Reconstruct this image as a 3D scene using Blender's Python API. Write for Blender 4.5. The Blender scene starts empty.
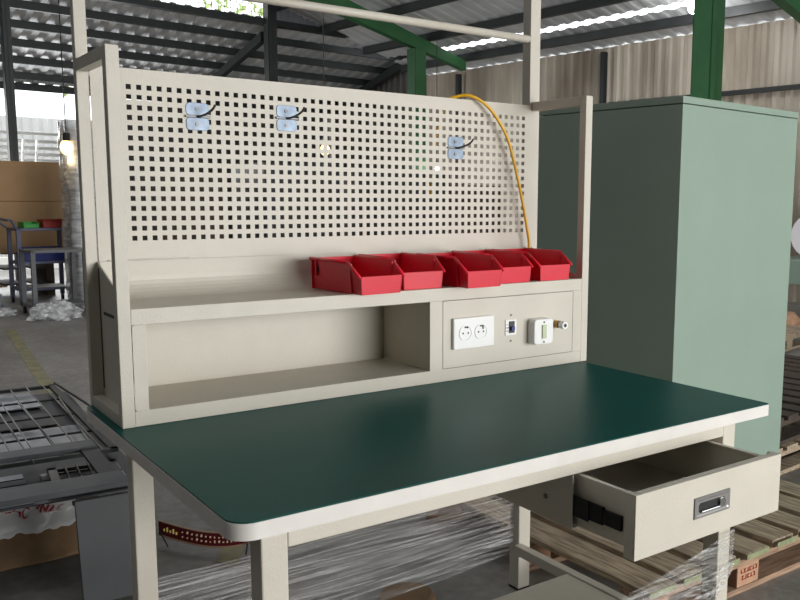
import bpy, bmesh, math, random
from mathutils import Vector, Matrix, noise
random.seed(7)
C = bpy.context.scene.collection
PI = math.pi
FZ = -0.78            # floor level; the bench mat is z = 0
BR = math.radians(5)  # the building and the cabinet stand turned 5 degrees to the bench
UX, UY = math.cos(BR), math.sin(BR)
def W(u, v, z=FZ): return Vector((u*UX - v*UY, u*UY + v*UX, z))

# ------------------------------------------------------------ camera, world, light, exposure
cam = bpy.data.cameras.new('camera'); co = bpy.data.objects.new('camera', cam); C.objects.link(co)
yaw, pit, rol = -0.6495, -0.1321, 0.0082
f = Vector((-math.sin(yaw)*math.cos(pit), math.cos(yaw)*math.cos(pit), math.sin(pit)))
r = f.cross(Vector((0, 0, 1))).normalized(); u = r.cross(f)
r2 = math.cos(rol)*r + math.sin(rol)*u; u2 = -math.sin(rol)*r + math.cos(rol)*u
co.matrix_world = Matrix(((r2.x, u2.x, -f.x, -.5054), (r2.y, u2.y, -f.y, -1.3358), (r2.z, u2.z, -f.z, .5444), (0, 0, 0, 1)))
cam.sensor_width = 36; cam.lens = 860.82*36/800
cam.shift_x = -(478.54-400)/800; cam.shift_y = (312.24-300)/800
cam.clip_start = .05; cam.clip_end = 300
S = bpy.context.scene; S.camera = co

world = bpy.data.worlds.new('sky'); S.world = world; world.use_nodes = True
wn = world.node_tree.nodes; bg = wn['Background']
bg.inputs[0].default_value = (.93, .97, 1.0, 1); bg.inputs[1].default_value = 2.6
S.view_settings.view_transform = 'Standard'; S.view_settings.look = 'None'
S.view_settings.gamma = 1; S.view_settings.exposure = 0.0

def area(name, loc, target, sx, sy, power, col=(1, 1, 1)):
    l = bpy.data.lights.new(name, 'AREA'); l.shape = 'RECTANGLE'; l.size = sx; l.size_y = sy
    l.energy = power; l.color = col
    o = bpy.data.objects.new(name, l); C.objects.link(o); o.location = loc
    o.rotation_euler = (Vector(target)-Vector(loc)).to_track_quat('-Z', 'Y').to_euler()
    return o
# daylight through the big loading door behind the photographer
area('door_daylight', (3.2, -5.6, .55), (1.2, .6, .0), 4.4, 2.4, 330, (1, .985, .96))
# fill lamp added high in the hall to brighten the background
area('roof_fill', (3.6, 4.4, 3.4), (4.5, 7.0, 0), 4.0, 5.0, 130, (.97, .98, 1))
# daylight entering under the far lean-to eave
area('eave_daylight', W(3.4, 15.2, 1.2), W(3.6, 6, -.3), 3.6, 1.8, 160, (.97, .98, 1))
# unseen fill lamp added above the left floor to brighten it
area('floor_fill', (-3.2, 5.0, 3.2), (-1.5, 5.5, -.78), 3.0, 5.0, 60, (.97, .98, 1))

# ------------------------------------------------------------ materials
def lin(c): return tuple((x/12.92 if x <= .04045 else ((x+.055)/1.055)**2.4) for x in c)
def rgb(r_, g_, b_): return lin((r_/255, g_/255, b_/255)) + (1,)
def mat(name, col, rough=.5, metal=0, bump=0, bscale=300, var=0, vscale=6, col2=None, emit=0, spec=None, vdetail=4, trans=0, ior=None, stretch=None):
    m = bpy.data.materials.new(name); m.use_nodes = True
    nt = m.node_tree; n = nt.nodes; L = nt.links; b = n['Principled BSDF']
    b.inputs['Base Color'].default_value = col; b.inputs['Roughness'].default_value = rough
    b.inputs['Metallic'].default_value = metal
    if spec is not None: b.inputs['Specular IOR Level'].default_value = spec
    if trans: b.inputs['Transmission Weight'].default_value = trans
    if emit:
        b.inputs['Emission Color'].default_value = col; b.inputs['Emission Strength'].default_value = emit
    tc = n.new('ShaderNodeTexCoord'); src = tc.outputs['Object']
    if stretch:
        mp = n.new('ShaderNodeMapping'); L.new(src, mp.inputs[0]); mp.inputs['Scale'].default_value = stretch; src = mp.outputs[0]
    if var or col2:
        nz = n.new('ShaderNodeTexNoise'); nz.inputs['Scale'].default_value = vscale; nz.inputs['Detail'].default_value = vdetail
        L.new(src, nz.inputs['Vector'])
        mx = n.new('ShaderNodeMix'); mx.data_type = 'RGBA'
        cr = n.new('ShaderNodeMapRange'); cr.inputs[1].default_value = .35; cr.inputs[2].default_value = .65
        L.new(nz.outputs[0], cr.inputs[0]); L.new(cr.outputs[0], mx.inputs[0])
        a = col; c2 = col2 if col2 else tuple(x*(1-var) for x in col[:3])+(1,)
        mx.inputs[6].default_value = a; mx.inputs[7].default_value = c2
        L.new(mx.outputs[2], b.inputs['Base Color'])
    if bump:
        nb = n.new('ShaderNodeTexNoise'); nb.inputs['Scale'].default_value = bscale; nb.inputs['Detail'].default_value = 3
        L.new(src, nb.inputs['Vector'])
        bp = n.new('ShaderNodeBump'); bp.inputs['Strength'].default_value = bump; bp.inputs['Distance'].default_value = .002
        L.new(nb.outputs[0], bp.inputs['Height']); L.new(bp.outputs[0], b.inputs['Normal'])
    return m
M = {}
M['paint'] = mat('bench_paint', rgb(206, 200, 186), .42, bump=.3, bscale=260, var=.05, vscale=9)
M['weld'] = mat('weld_paint', rgb(214, 210, 200), .5)
M['edge'] = mat('edge_banding', rgb(226, 222, 216), .45, var=.06, vscale=14)
M['mat'] = mat('rubber_mat', rgb(0, 84, 78), .36, bump=.08, bscale=40, var=.12, vscale=3, spec=.09)
M['matedge'] = mat('mat_edge', rgb(18, 28, 26), .6)
M['black'] = mat('black_plastic', rgb(24, 24, 25), .4)
M['blackmetal'] = mat('black_slide', rgb(20, 20, 21), .35, metal=.5)
M['white'] = mat('white_plastic', rgb(240, 240, 238), .3)
M['rocker'] = mat('green_rocker', rgb(196, 206, 172), .4)
M['red'] = mat('red_plastic', rgb(222, 24, 50), .36, var=.08, vscale=20)
M['steel'] = mat('steel', rgb(150, 148, 145), .3, metal=.5, bump=.1, bscale=120)
M['chrome'] = mat('chrome', rgb(215, 215, 215), .12, metal=1)
M['zinc'] = mat('zinc_plate', rgb(112, 124, 138), .38, metal=.6, var=.35, vscale=30)
M['wire'] = mat('dark_steel_wire', rgb(90, 90, 92), .35, metal=.8)
M['brass'] = mat('brass', rgb(176, 140, 84), .3, metal=.9)
M['yellow'] = mat('yellow_cable', rgb(232, 176, 30), .4)
M['cab'] = mat('cabinet_paint', rgb(146, 166, 152), .38, bump=.12, bscale=220, var=.05, vscale=4)
M['green'] = mat('green_steel', rgb(50, 104, 60), .5, var=.15, vscale=5)
M['darksteel'] = mat('dark_steel', rgb(44, 48, 48), .5, var=.2, vscale=5)
M['greysteel'] = mat('grey_steel', rgb(98, 100, 104), .5, metal=.3, var=.25, vscale=7)
M['rod'] = mat('bare_rod', rgb(140, 138, 134), .35, metal=.7)
M['greypanel'] = mat('grey_painted_panel', rgb(70, 72, 76), .5, bump=.05, var=.14, vscale=8)
M['sheetgrey'] = mat('pale_sheet', rgb(176, 180, 186), .4, metal=.3, var=.3, vscale=6)
M['wood'] = mat('pallet_wood', rgb(188, 170, 144), .8, bump=.5, bscale=60, col2=rgb(130, 114, 96), vscale=14, stretch=(6, .6, 6))
M['woodgreen'] = mat('pallet_wood_end', rgb(150, 156, 118), .8, bump=.4, bscale=60, var=.3, vscale=40)
M['woodpink'] = mat('pallet_edge_wood', rgb(176, 144, 118), .8, bump=.5, bscale=60, col2=rgb(132, 106, 86), vscale=14, stretch=(.6, 6, 6))
M['woodblock'] = mat('pallet_block_wood', rgb(192, 150, 120), .8, bump=.3, bscale=60, var=.2, vscale=20)
M['wooddark'] = mat('dark_old_wood', rgb(78, 66, 56), .85, bump=.5, bscale=60, var=.4, vscale=14)
M['card'] = mat('cardboard', rgb(186, 152, 112), .8, var=.15, vscale=2, bump=.1, bscale=40)
M['card2'] = mat('brown_paper', rgb(142, 114, 84), .85, var=.25, vscale=12, bump=.3, bscale=40)
M['ink'] = mat('stencil_ink', rgb(160, 56, 44), .8)
M['redink'] = mat('red_print', rgb(176, 40, 52), .7)
M['label_red'] = mat('maroon_banner', rgb(112, 24, 34), .6, var=.2, vscale=40)
M['tan'] = mat('tan_edge', rgb(176, 146, 120), .7)
M['cream'] = mat('cream_ink', rgb(222, 190, 160), .7)
M['gold'] = mat('gold_ink', rgb(244, 216, 120), .5)
M['blue'] = mat('blue_plastic', rgb(36, 48, 120), .5)
M['bluecloth'] = mat('blue_white_sack', rgb(54, 84, 130), .6, col2=rgb(200, 205, 212), vscale=9)
M['greenbin'] = mat('green_plastic', rgb(50, 160, 60), .45)
M['redbin'] = mat('dull_red_plastic', rgb(150, 44, 34), .5)
M['trolley'] = mat('trolley_paint', rgb(96, 100, 124), .5)
M['trolley2'] = mat('trolley_grey_paint', rgb(112, 114, 116), .5)
M['foam'] = mat('white_foam_sheet', rgb(236, 232, 236), .5)
M['paper'] = mat('white_sheet', rgb(206, 206, 204), .6)
M['leaf'] = mat('leaf', rgb(176, 196, 120), .7, var=.4, vscale=3)
M['bark'] = mat('bark', rgb(90, 76, 60), .9, var=.3)
M['pvc'] = mat('white_pipe', rgb(225, 225, 222), .5)
M['yline'] = mat('yellow_floor_paint', rgb(150, 144, 108), .8, col2=rgb(120, 116, 98), vscale=9)
M['screw'] = mat('screw_steel', rgb(110, 106, 100), .4, metal=.7)

def bulbmat(name, col, s):
    m = bpy.data.materials.new(name); m.use_nodes = True; b = m.node_tree.nodes['Principled BSDF']
    b.inputs['Base Color'].default_value = col; b.inputs['Emission Color'].default_value = col
    b.inputs['Emission Strength'].default_value = s; return m
M['warm'] = bulbmat('warm_bulb', (1, .66, .22, 1), 5)
M['cool'] = bulbmat('cool_bulb', (1, .98, .95, 1), 28)

def film_mat(name, lo, hi, stretch, scale=9, tint=(.86, .87, .88, 1), rough=.22):
    m = bpy.data.materials.new(name); m.use_nodes = True; nt = m.node_tree; n = nt.nodes; L = nt.links
    b = n['Principled BSDF']; out = n['Material Output']
    b.inputs['Base Color'].default_value = tint; b.inputs['Roughness'].default_value = rough
    b.inputs['Specular IOR Level'].default_value = .9
    tr = n.new('ShaderNodeBsdfTransparent'); mx = n.new('ShaderNodeMixShader')
    tc = n.new('ShaderNodeTexCoord'); mp = n.new('ShaderNodeMapping'); mp.inputs['Scale'].default_value = stretch
    nz = n.new('ShaderNodeTexNoise'); nz.inputs['Scale'].default_value = scale; nz.inputs['Detail'].default_value = 5
    L.new(tc.outputs['Object'], mp.inputs[0]); L.new(mp.outputs[0], nz.inputs['Vector'])
    mr = n.new('ShaderNodeMapRange'); mr.inputs[1].default_value = .38; mr.inputs[2].default_value = .68
    mr.inputs[3].default_value = lo; mr.inputs[4].default_value = hi
    L.new(nz.outputs[0], mr.inputs[0]); L.new(mr.outputs[0], mx.inputs[0])
    L.new(tr.outputs[0], mx.inputs[1]); L.new(b.outputs[0], mx.inputs[2]); L.new(mx.outputs[0], out.inputs[0])
    bp = n.new('ShaderNodeBump'); bp.inputs['Strength'].default_value = .8; bp.inputs['Distance'].default_value = .01
    L.new(nz.outputs[0], bp.inputs['Height']); L.new(bp.outputs[0], b.inputs['Normal'])
    return m
M['film'] = film_mat('stretch_film', .02, .6, (.35, 1, 16), 9, tint=(.62, .61, .6, 1), rough=.16)
M['film2'] = film_mat('crumpled_film', .25, .9, (1, 1, 1), 14)
M['wrap'] = film_mat('pallet_wrap_film', .45, .95, (1, 1, 5), 6, tint=(.62, .62, .62, 1))

def floor_mat():
    m = mat('concrete', rgb(116, 114, 110), .55)
    nt = m.node_tree; n = nt.nodes; L = nt.links; b = n['Principled BSDF']
    tc = n.new('ShaderNodeTexCoord')
    a = n.new('ShaderNodeTexNoise'); a.inputs['Scale'].default_value = .9; a.inputs['Detail'].default_value = 9; a.inputs['Roughness'].default_value = .65
    mp = n.new('ShaderNodeMapping'); mp.inputs['Scale'].default_value = (1.6, .8, 1)
    L.new(tc.outputs['Object'], mp.inputs[0]); L.new(mp.outputs[0], a.inputs['Vector'])
    c = n.new('ShaderNodeTexNoise'); c.inputs['Scale'].default_value = 22; c.inputs['Detail'].default_value = 6
    L.new(tc.outputs['Object'], c.inputs['Vector'])
    cr = n.new('ShaderNodeValToRGB'); e = cr.color_ramp.elements
    e[0].position = .3; e[0].color = rgb(104, 102, 97); e[1].position = .72; e[1].color = rgb(152, 149, 144)
    L.new(a.outputs[0], cr.inputs[0])
    mx = n.new('ShaderNodeMix'); mx.data_type = 'RGBA'; mx.blend_type = 'OVERLAY'; mx.inputs[0].default_value = .45
    L.new(cr.outputs[0], mx.inputs[6]); L.new(c.outputs[0], mx.inputs[7]); L.new(mx.outputs[2], b.inputs['Base Color'])
    bp = n.new('ShaderNodeBump'); bp.inputs['Strength'].default_value = .25; bp.inputs['Distance'].default_value = .01
    L.new(c.outputs[0], bp.inputs['Height']); L.new(bp.outputs[0], b.inputs['Normal'])
    return m
M['floor'] = floor_mat()
M['tin_warm'] = mat('weathered_tin', rgb(214, 204, 188), .6, metal=0, col2=rgb(150, 138, 122), vscale=1.2, stretch=(1, 1, .25), vdetail=8)
M['tin_blue'] = mat('pale_tin', rgb(150, 152, 160), .6, metal=.1, var=.3, vscale=1)
M['tin_roof'] = mat('roof_tin', rgb(214, 216, 218), .6, metal=0, var=.25, vscale=1.2)
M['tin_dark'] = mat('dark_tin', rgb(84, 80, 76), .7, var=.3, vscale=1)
M['tin_white'] = mat('white_tin', rgb(214, 214, 212), .6, var=.1, vscale=1)
M['ground'] = mat('outdoor_ground', rgb(205, 202, 194), .9, var=.2, vscale=.5)

# ------------------------------------------------------------ mesh helpers
class MB:
    def __init__(s): s.bm = bmesh.new()
    def box(s, x0, x1, y0, y1, z0, z1, rot=None, pivot=None):
        vs = [s.bm.verts.new((x, y, z)) for x in (x0, x1) for y in (y0, y1) for z in (z0, z1)]
        for q in ((0, 1, 3, 2), (4, 6, 7, 5), (0, 4, 5, 1), (2, 3, 7, 6), (0, 2, 6, 4), (1, 5, 7, 3)):
            s.bm.faces.new([vs[i] for i in q])
        if rot:
            pv = Vector(pivot or ((x0+x1)/2, (y0+y1)/2, (z0+z1)/2))
            for v in vs: v.co = rot @ (v.co-pv) + pv
        return s
    def prism(s, pts, a, b, axis='y'):     # pts in the other two axes
        def P(p, t):
            return {'x': (t, p[0], p[1]), 'y': (p[0], t, p[1]), 'z': (p[0], p[1], t)}[axis]
        A = [s.bm.verts.new(P(p, a)) for p in pts]; B = [s.bm.verts.new(P(p, b)) for p in pts]
        n = len(pts); s.bm.faces.new(A); s.bm.faces.new(B[::-1])
        for i in range(n): s.bm.faces.new((A[i], B[i], B[(i+1) % n], A[(i+1) % n]))
        return s
    def tube(s, pts, rad, n=10, cap=True):
        pts = [Vector(p) for p in pts]; rings = []
        for i, p in enumerate(pts):
            t = (pts[min(i+1, len(pts)-1)]-pts[max(i-1, 0)]).normalized()
            up = Vector((0, 0, 1)) if abs(t.z) < .9 else Vector((1, 0, 0))
            if i == 0: a = t.cross(up).normalized()
            else: a = (a - t*a.dot(t)).normalized()
            b = t.cross(a); rr = rad[i] if isinstance(rad, (list, tuple)) else rad
            rings.append([s.bm.verts.new(p + rr*(math.cos(2*PI*k/n)*a + math.sin(2*PI*k/n)*b)) for k in range(n)])
        for i in range(len(rings)-1):
            for k in range(n):
                s.bm.faces.new((rings[i][k], rings[i][(k+1) % n], rings[i+1][(k+1) % n], rings[i+1][k]))
        if cap: s.bm.faces.new(rings[0][::-1]); s.bm.faces.new(rings[-1])
        return s
    def grid(s, nx, ny, fn):
        vs = [[s.bm.verts.new(fn(i/nx, j/ny)) for j in range(ny+1)] for i in range(nx+1)]
        for i in range(nx):
            for j in range(ny): s.bm.faces.new((vs[i][j], vs[i+1][j], vs[i+1][j+1], vs[i][j+1]))
        return s
def smooth_path(pts, k=6):
    pts = [Vector(p) for p in pts]; out = []
    for i in range(len(pts)-1):
        p0 = pts[max(i-1, 0)]; p1 = pts[i]; p2 = pts[i+1]; p3 = pts[min(i+2, len(pts)-1)]
        for j in range(k):
            t = j/k
            out.append(.5*((2*p1)+(-p0+p2)*t+(2*p0-5*p1+4*p2-p3)*t*t+(-p0+3*p1-3*p2+p3)*t**3))
    out.append(pts[-1]); return out
def rootloc(p):
    while p.parent: p = p.parent
    return Vector(p.location)
def obj(name, mb, m, parent=None, bevel=0, smooth=False, solid=0, local=False):
    bm = mb.bm if isinstance(mb, MB) else mb
    if parent is not None and not local:
        L = rootloc(parent)
        for v in bm.verts: v.co -= L
    bmesh.ops.recalc_face_normals(bm, faces=bm.faces)
    me = bpy.data.meshes.new(name); bm.to_mesh(me); bm.free()
    me.materials.append(M[m] if isinstance(m, str) else m)
    o = bpy.data.objects.new(name, me); C.objects.link(o)
    if parent is not None: o.parent = parent
    if smooth:
        for p in me.polygons: p.use_smooth = True
    if solid:
        md = o.modifiers.new('thickness', 'SOLIDIFY'); md.thickness = solid; md.offset = 0
    if bevel:
        md = o.modifiers.new('bevel', 'BEVEL'); md.width = bevel; md.segments = 2; md.limit_method = 'ANGLE'; md.angle_limit = .6
        md.harden_normals = False
    return o
def thing(name, label, cat, loc=(0, 0, 0), rotz=0, group=None):
    o = bpy.data.objects.new(name, None); C.objects.link(o); o.location = loc; o.rotation_euler = (0, 0, rotz)
    o.empty_display_size = .1
    return tag(o, label, cat, group)
def tag(o, label, cat, group=None, kind=None):
    o['label'] = label; o['category'] = cat
    if group: o['group'] = group
    if kind: o['kind'] = kind
    return o
def recenter(o):     # origin of a top-level mesh goes to its base
    vs = [v.co for v in o.data.vertices]
    c = Vector((sum(v.x for v in vs)/len(vs), sum(v.y for v in vs)/len(vs), min(v.z for v in vs)))
    for v in o.data.vertices: v.co -= c
    o.location = c; return o
def struct(name, mb, m, label=None, **k):
    o = obj(name, mb, m, **k); o['kind'] = 'structure'; o['label'] = label or name.replace('_', ' ')
    return o
def copy_tree(o, parent=None):
    c = o.copy(); C.objects.link(c); c.parent = parent
    for ch in list(o.children): copy_tree(ch, c)
    return c

# ------------------------------------------------------------ the building (built in its own turned frame)
def corr(mb, p0, du, dn, length, height_vec, pitch=.2, amp=.02):
    """corrugated sheet: runs along du for length, height_vec across, ridges stick out along dn"""
    prof = []; k = int(length/pitch)
    for i in range(k):
        for t, a in ((0, 0), (.35, 0), (.5, amp), (.85, amp)): prof.append(((i+t)*pitch, a))
    prof.append((k*pitch, 0))
    A = [mb.bm.verts.new(p0 + du*s_ + dn*a) for s_, a in prof]
    B = [mb.bm.verts.new(p0 + du*s_ + dn*a + height_vec) for s_, a in prof]
    for i in range(len(A)-1): mb.bm.faces.new((A[i], A[i+1], B[i+1], B[i]))
    return mb
dU = Vector((UX, UY, 0)); dV = Vector((-UY, UX, 0)); dZ = Vector((0, 0, 1))
RS = .27                       # main roof pitch
def RZ(u_): return 2.85 + RS*(10-u_)
ROT = Matrix.Rotation(BR, 3, 'Z')
def turned(mb):
    for v in mb.bm.verts: v.co = ROT @ v.co
    return mb

m = MB(); m.box(-9, 10.2, -8, 15.4, FZ-.1, FZ); struct('floor', turned(m), 'floor', 'grey stained concrete floor of the workshop')
m = MB(); m.box(-60, 60, 15.4, 90, FZ-.3, FZ-.02); struct('ground', turned(m), 'ground', 'pale ground outside beyond the workshop')
m = MB(); corr(m, W(10, -8), dV, -dU, 20, dZ*3.63, pitch=.19, amp=.03); struct('wall_right', m, 'tin_warm', 'weathered corrugated metal wall behind the green cabinet')
m = MB(); m.box(-9.1, -9, -8, 15.4, FZ, 5.4); struct('wall_left_blocker', turned(m), 'tin_dark', 'dark unseen wall added at the left to block light')  # unseen wall, added to keep light off the left-facing sides
m = MB(); m.box(-9, .8, -8.1, -8, FZ, 5.7); m.box(9.4, 10, -8.1, -8, FZ, 3.6); m.box(.8, 9.4, -8.1, -8, 2.9, 5.7)  # out of view; opening narrowed and wall raised to hold light off left faces
struct('wall_front', turned(m), 'tin_dark', 'unseen front wall, loading door opening narrowed to block light')
# main roof: right-hand slope with a narrow rooflight gap at u 9.15-9.28
rv = Vector((0, 0, 0))
slope = (-dU + dZ*RS)
m = MB(); corr(m, W(10.1, -8, RZ(10.1)), dV, dZ, 20.2, slope*.84, pitch=.25, amp=.016)
corr(m, W(9.13, -8, RZ(9.13)), dV, dZ, 20.2, slope*9.14, pitch=.25, amp=.016)
struct('ceiling', m, 'tin_roof', 'corrugated metal roof of the main hall')
m = MB(); corr(m, W(-9.2, -8, RZ(0)-.4), dV, dZ, 20.2, dU*9.3+dZ*.4, pitch=.25, amp=.03)
struct('ceiling_left', m, 'tin_roof', 'corrugated metal roof over the left half of the hall')
# upper gable wall and mesh opening on the line v = 12
m = MB(); corr(m, W(6.75, 12, 3.42), dU, -dV, 3.3, dZ*1.0, pitch=.12, amp=.02)
struct('wall_gable', m, 'tin_blue', 'pale corrugated gable panel above the lean-to roof')
m = MB(); corr(m, W(-9, 12, 3.42), dU, -dV, 13.2, dZ*3, pitch=.2, amp=.02)
struct('wall_gable_left', m, 'tin_dark', 'dark upper gable wall')
m = MB()
for i in range(24): m.box(4.2+i*.107, 4.206+i*.107, 12, 12.01, 3.42, 5)
for i in range(10): m.box(4.2, 6.75, 12, 12.01, 3.42+i*.11, 3.426+i*.11)
struct('window_1', turned(m), 'darksteel', 'wire mesh opening under the roof')
m = MB()
m.box(-9, 10, 11.93, 12.07, 3.34, 3.44); m.box(4.2, 10, 11.96, 12.04, 3.78, 3.83)
struct('trim_1', turned(m), 'darksteel', 'dark steel beam at the top of the lean-to roof')
# lean-to roof beyond v = 12
LS = .29
def LZ(v_): return 3.38-LS*(v_-12)
m = MB(); corr(m, W(-9, 12.02, LZ(12.02)+.07), dU, dZ, 19.2, (dV-dZ*LS)*3.45, pitch=.24, amp=.035)
struct('ceiling_lean_to', m, 'tin_roof', 'corrugated underside of the lean-to roof')
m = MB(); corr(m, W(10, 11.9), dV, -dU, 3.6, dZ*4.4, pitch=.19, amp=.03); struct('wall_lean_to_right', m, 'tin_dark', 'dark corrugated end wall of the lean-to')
m = MB(); corr(m, W(5.3, 15.4), dU, -dV, 4.8, dZ*3.1, pitch=.19, amp=.03); corr(m, W(-9, 15.4), dU, -dV, 10.4, dZ*3.1, pitch=.19, amp=.03); struct('wall_far', m, 'tin_dark', 'dark corrugated far wall of the lean-to, left part added to block light')  # left stretch is unseen, added to shut out sky light

# purlins: one thing each
for i, v_ in enumerate((12.55, 13.15, 13.75, 14.35, 14.95, 15.4)):
    m = MB(); m.box(-9, 10, v_-.035, v_+.035, LZ(v_)-.06, LZ(v_)+.06)
    o = recenter(obj('roof_purlin', turned(m), 'darksteel'))
    w_ = ['highest', 'second from the top', 'third from the top', 'fourth from the top', 'second from the eave', 'lowest, at the bright eave'][i]
    tag(o, 'dark steel purlin under the far lean-to roof, ' + w_, 'purlin', 'purlins of the lean-to roof')
for i, u_ in enumerate((9.45, 8.6, 7.7, 6.8)):
    m = MB(); m.box(u_-.04, u_+.04, -7.9, 12, RZ(u_)-.13, RZ(u_)-.01)
    o = recenter(obj('roof_purlin', turned(m), 'darksteel'))
    tag(o, 'dark purlin running back under the right-hand roof, ' + ['beside the bright roof gap at the wall', 'first inside the bright roof gap', 'second inside the bright roof gap', 'farthest from the right wall'][i], 'purlin', 'purlins of the right-hand roof')
# rafters under the lean-to
for i, u_ in enumerate((2.72, 6.66, 9.8)):
    m = MB(); m.prism([(12.14, LZ(12.14)-.08), (15.3, LZ(15.3)-.08), (15.3, LZ(15.3)-.2), (12.14, LZ(12.14)-.24)], u_-.05, u_+.05, 'x')
    o = recenter(obj('rafter', turned(m), 'darksteel'))
    tag(o, 'dark rafter of the lean-to ' + ['above the cardboard stack, leftmost of three', 'dropping from the black column behind the pegboard', 'beside the far green column, rightmost of three'][i], 'rafter', 'lean-to rafters')
# columns
def column(u_, v_, top, mt, label, wd=.2):
    t = thing('steel_column', label, 'column', W(u_, v_), BR)
    H_ = top-FZ
    m = MB(); m.box(-wd/2, wd/2, -wd/2, -wd/2+.012, 0, H_); m.box(-wd/2, wd/2, wd/2-.012, wd/2, 0, H_); m.box(-.006, .006, -wd/2, wd/2, 0, H_)
    m.box(-wd/2, -wd/2+.012, -wd/2, wd/2, 0, H_)
    obj('column_shaft', m, mt, t, local=True)
    m = MB(); m.box(-wd*.8, wd*.8, -wd*.8, wd*.8, 0, .02); obj('base_plate', m, mt, t, local=True)
    return t
column(2.72, 12.0, 3.35, 'darksteel', 'black steel column standing behind the cardboard stack', .11)
column(6.66, 11.9, 5.0, 'darksteel', 'black steel column rising behind the pegboard between two hooks', .16)
column(8.38, 10.2, 2.95, 'green', 'far green steel column rising behind the middle of the pegboard', .22)
column(8.05, 4.44, 3.3, 'green', 'thick green steel column rising behind the green cabinet', .25)
m = MB(); m.box(-.04, .04, -.04, .04, 0, 3.55)
o = obj('wall_post', m, 'darksteel'); o.location = W(9.9, 7.5); o.rotation_euler.z = BR; tag(o, 'thin dark post against the corrugated wall left of the thick green column', 'post')
m = MB(); m.box(-.04, .04, -.04, .04, 0, 3.55)
o = obj('wall_post', m, 'darksteel'); o.location = W(9.9, 10.9); o.rotation_euler.z = BR; tag(o, 'thin dark post against the shaded corrugated wall beside the far green column', 'post')
# wall girt on the right
m = MB(); m.box(9.9, 9.95, -7.9, 7.4, 1.95, 2.01); o = recenter(obj('wall_rail', turned(m), 'darksteel')); tag(o, 'thin dark rail along the corrugated wall above the green cabinet', 'rail')
# green main rafters
def rafter(v_, u0, u1, label, d0=.16, d1=.3):
    m = MB(); z0, z1 = RZ(u0)-.14, RZ(u1)-.14
    m.prism([(u0, z0), (u1, z1), (u1, z1-d1), (u0, z0-d0)], v_-.07, v_+.07, 'y')
    tag(recenter(obj('roof_rafter', turned(m), 'green')), label, 'rafter', 'green main rafters')
rafter(10.2, 9.4, 5.6, 'green rafter climbing left from the far green column')
rafter(4.05, 9.9, 5.6, 'green rafter at the top right corner of the photo')

# outside: white corrugated fence, pipes, ladder and trees
m = MB(); corr(m, W(-12, 19, FZ), dU, -dV, 26, dZ*2.95, pitch=.2, amp=.03); o = recenter(obj('outside_fence', m, 'tin_white')); tag(o, 'white corrugated fence outside beyond the lean-to', 'fence')
for i, z_ in enumerate((1.14, 1.25, 1.36, 1.48, 1.62)):
    m = MB(); m.tube([W(1.6, 15.6, z_), W(5.2, 15.6, z_)], .032, 8)
    tag(recenter(obj('horizontal_pipe', m, 'pvc', smooth=True)), 'pale horizontal pipe beyond the cardboard stack, ' + ['lowest of five', 'second from the bottom', 'middle one of five', 'second from the top', 'topmost of five'][i], 'pipe', 'pipes under the eave')
t = thing('ladder', 'pale ladder leaning above the cardboard stack', 'ladder', W(3.45, 14.6, FZ), BR)
for sx in (0, .22):
    m = MB(); m.tube([(sx-.1, 0, 0), (sx+.22, .5, 2.25)], .022, 6); obj('ladder_rail', m, 'pvc', t, local=True)
for k in range(8):
    q = .1+k*.115; m = MB(); m.tube([(-.1+.32*q, .5*q, 2.25*q), (.12+.32*q, .5*q, 2.25*q)], .015, 6)
    obj('rung', m, 'pvc', t, local=True)
def tree(u_, v_, h, rr, label, seed):
    t = thing('tree', label, 'tree', W(u_, v_), 0, 'trees outside')
    m = MB(); m.tube([(0, 0, 0), (.1, 0, h*.4), (0, .1, h*.75)], [.22, .17, .08], 8); obj('trunk', m, 'bark', t, local=True, smooth=True)
    rnd = random.Random(seed); m = MB()
    for i in range(900):
        d = Vector((rnd.gauss(0, 1), rnd.gauss(0, 1), rnd.gauss(0, .8))).normalized()*rr*(rnd.random()**.4)
        p = Vector((0, 0, h*.75))+d; a = Vector((rnd.gauss(0, 1), rnd.gauss(0, 1), rnd.gauss(0, 1))).normalized()*.2; b = a.orthogonal().normalized()*.13
        v = [m.bm.verts.new(p+x) for x in (a, b, -a, -b)]; m.bm.faces.new(v)
    obj('crown', m, 'leaf', t, local=True)
tree(10, 30, 9.5, 2.6, 'leafy tree outside seen through the wire mesh, left one', 1)
tree(17, 31, 9.8, 2.9, 'leafy tree outside seen through the wire mesh, right one', 2)

# lamps
def bulb(loc, top, mt, label, power, col, rad=.05, reflect=False):
    t = thing('hanging_lamp', label, 'lamp', loc, 0, None)
    m = MB(); bmesh.ops.create_uvsphere(m.bm, u_segments=16, v_segments=10, radius=rad)
    for v in m.bm.verts: v.co.z *= 1.2
    obj('bulb', m, mt, t, local=True, smooth=True)
    m = MB(); m.tube([(0, 0, rad), (0, 0, rad+.09)], rad*.6, 10); obj('socket', m, 'black', t, local=True)
    m = MB(); m.tube([(0, 0, rad+.09), (0, 0, top-loc[2])], .006, 6); obj('cord', m, 'black', t, local=True)
    l = bpy.data.lights.new('lamp_light', 'POINT'); l.energy = power; l.color = col; l.shadow_soft_size = rad+.02
    lo = bpy.data.objects.new('lamp_light', l); C.objects.link(lo); lo.parent = t; lo.location = (0, 0, -rad*1.2-.04)
p = W(2.60, 9.3, 1.08); bulb(p, 5.1, 'warm', 'warm glowing bulb hanging over the cardboard stack', 2.5, (1, .75, .4), .07)
p = W(6.48, 10, 1.24); bulb(p, 3.7, 'warm', 'warm glowing bulb seen through the pegboard middle', 5, (1, .75, .4), .07)
p = W(8.65, 10, 1.0); bulb(p, 3.1, 'cool', 'small white bulb seen through the pegboard beside the far green column', 15, (1, 1, 1), .05)
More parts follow.
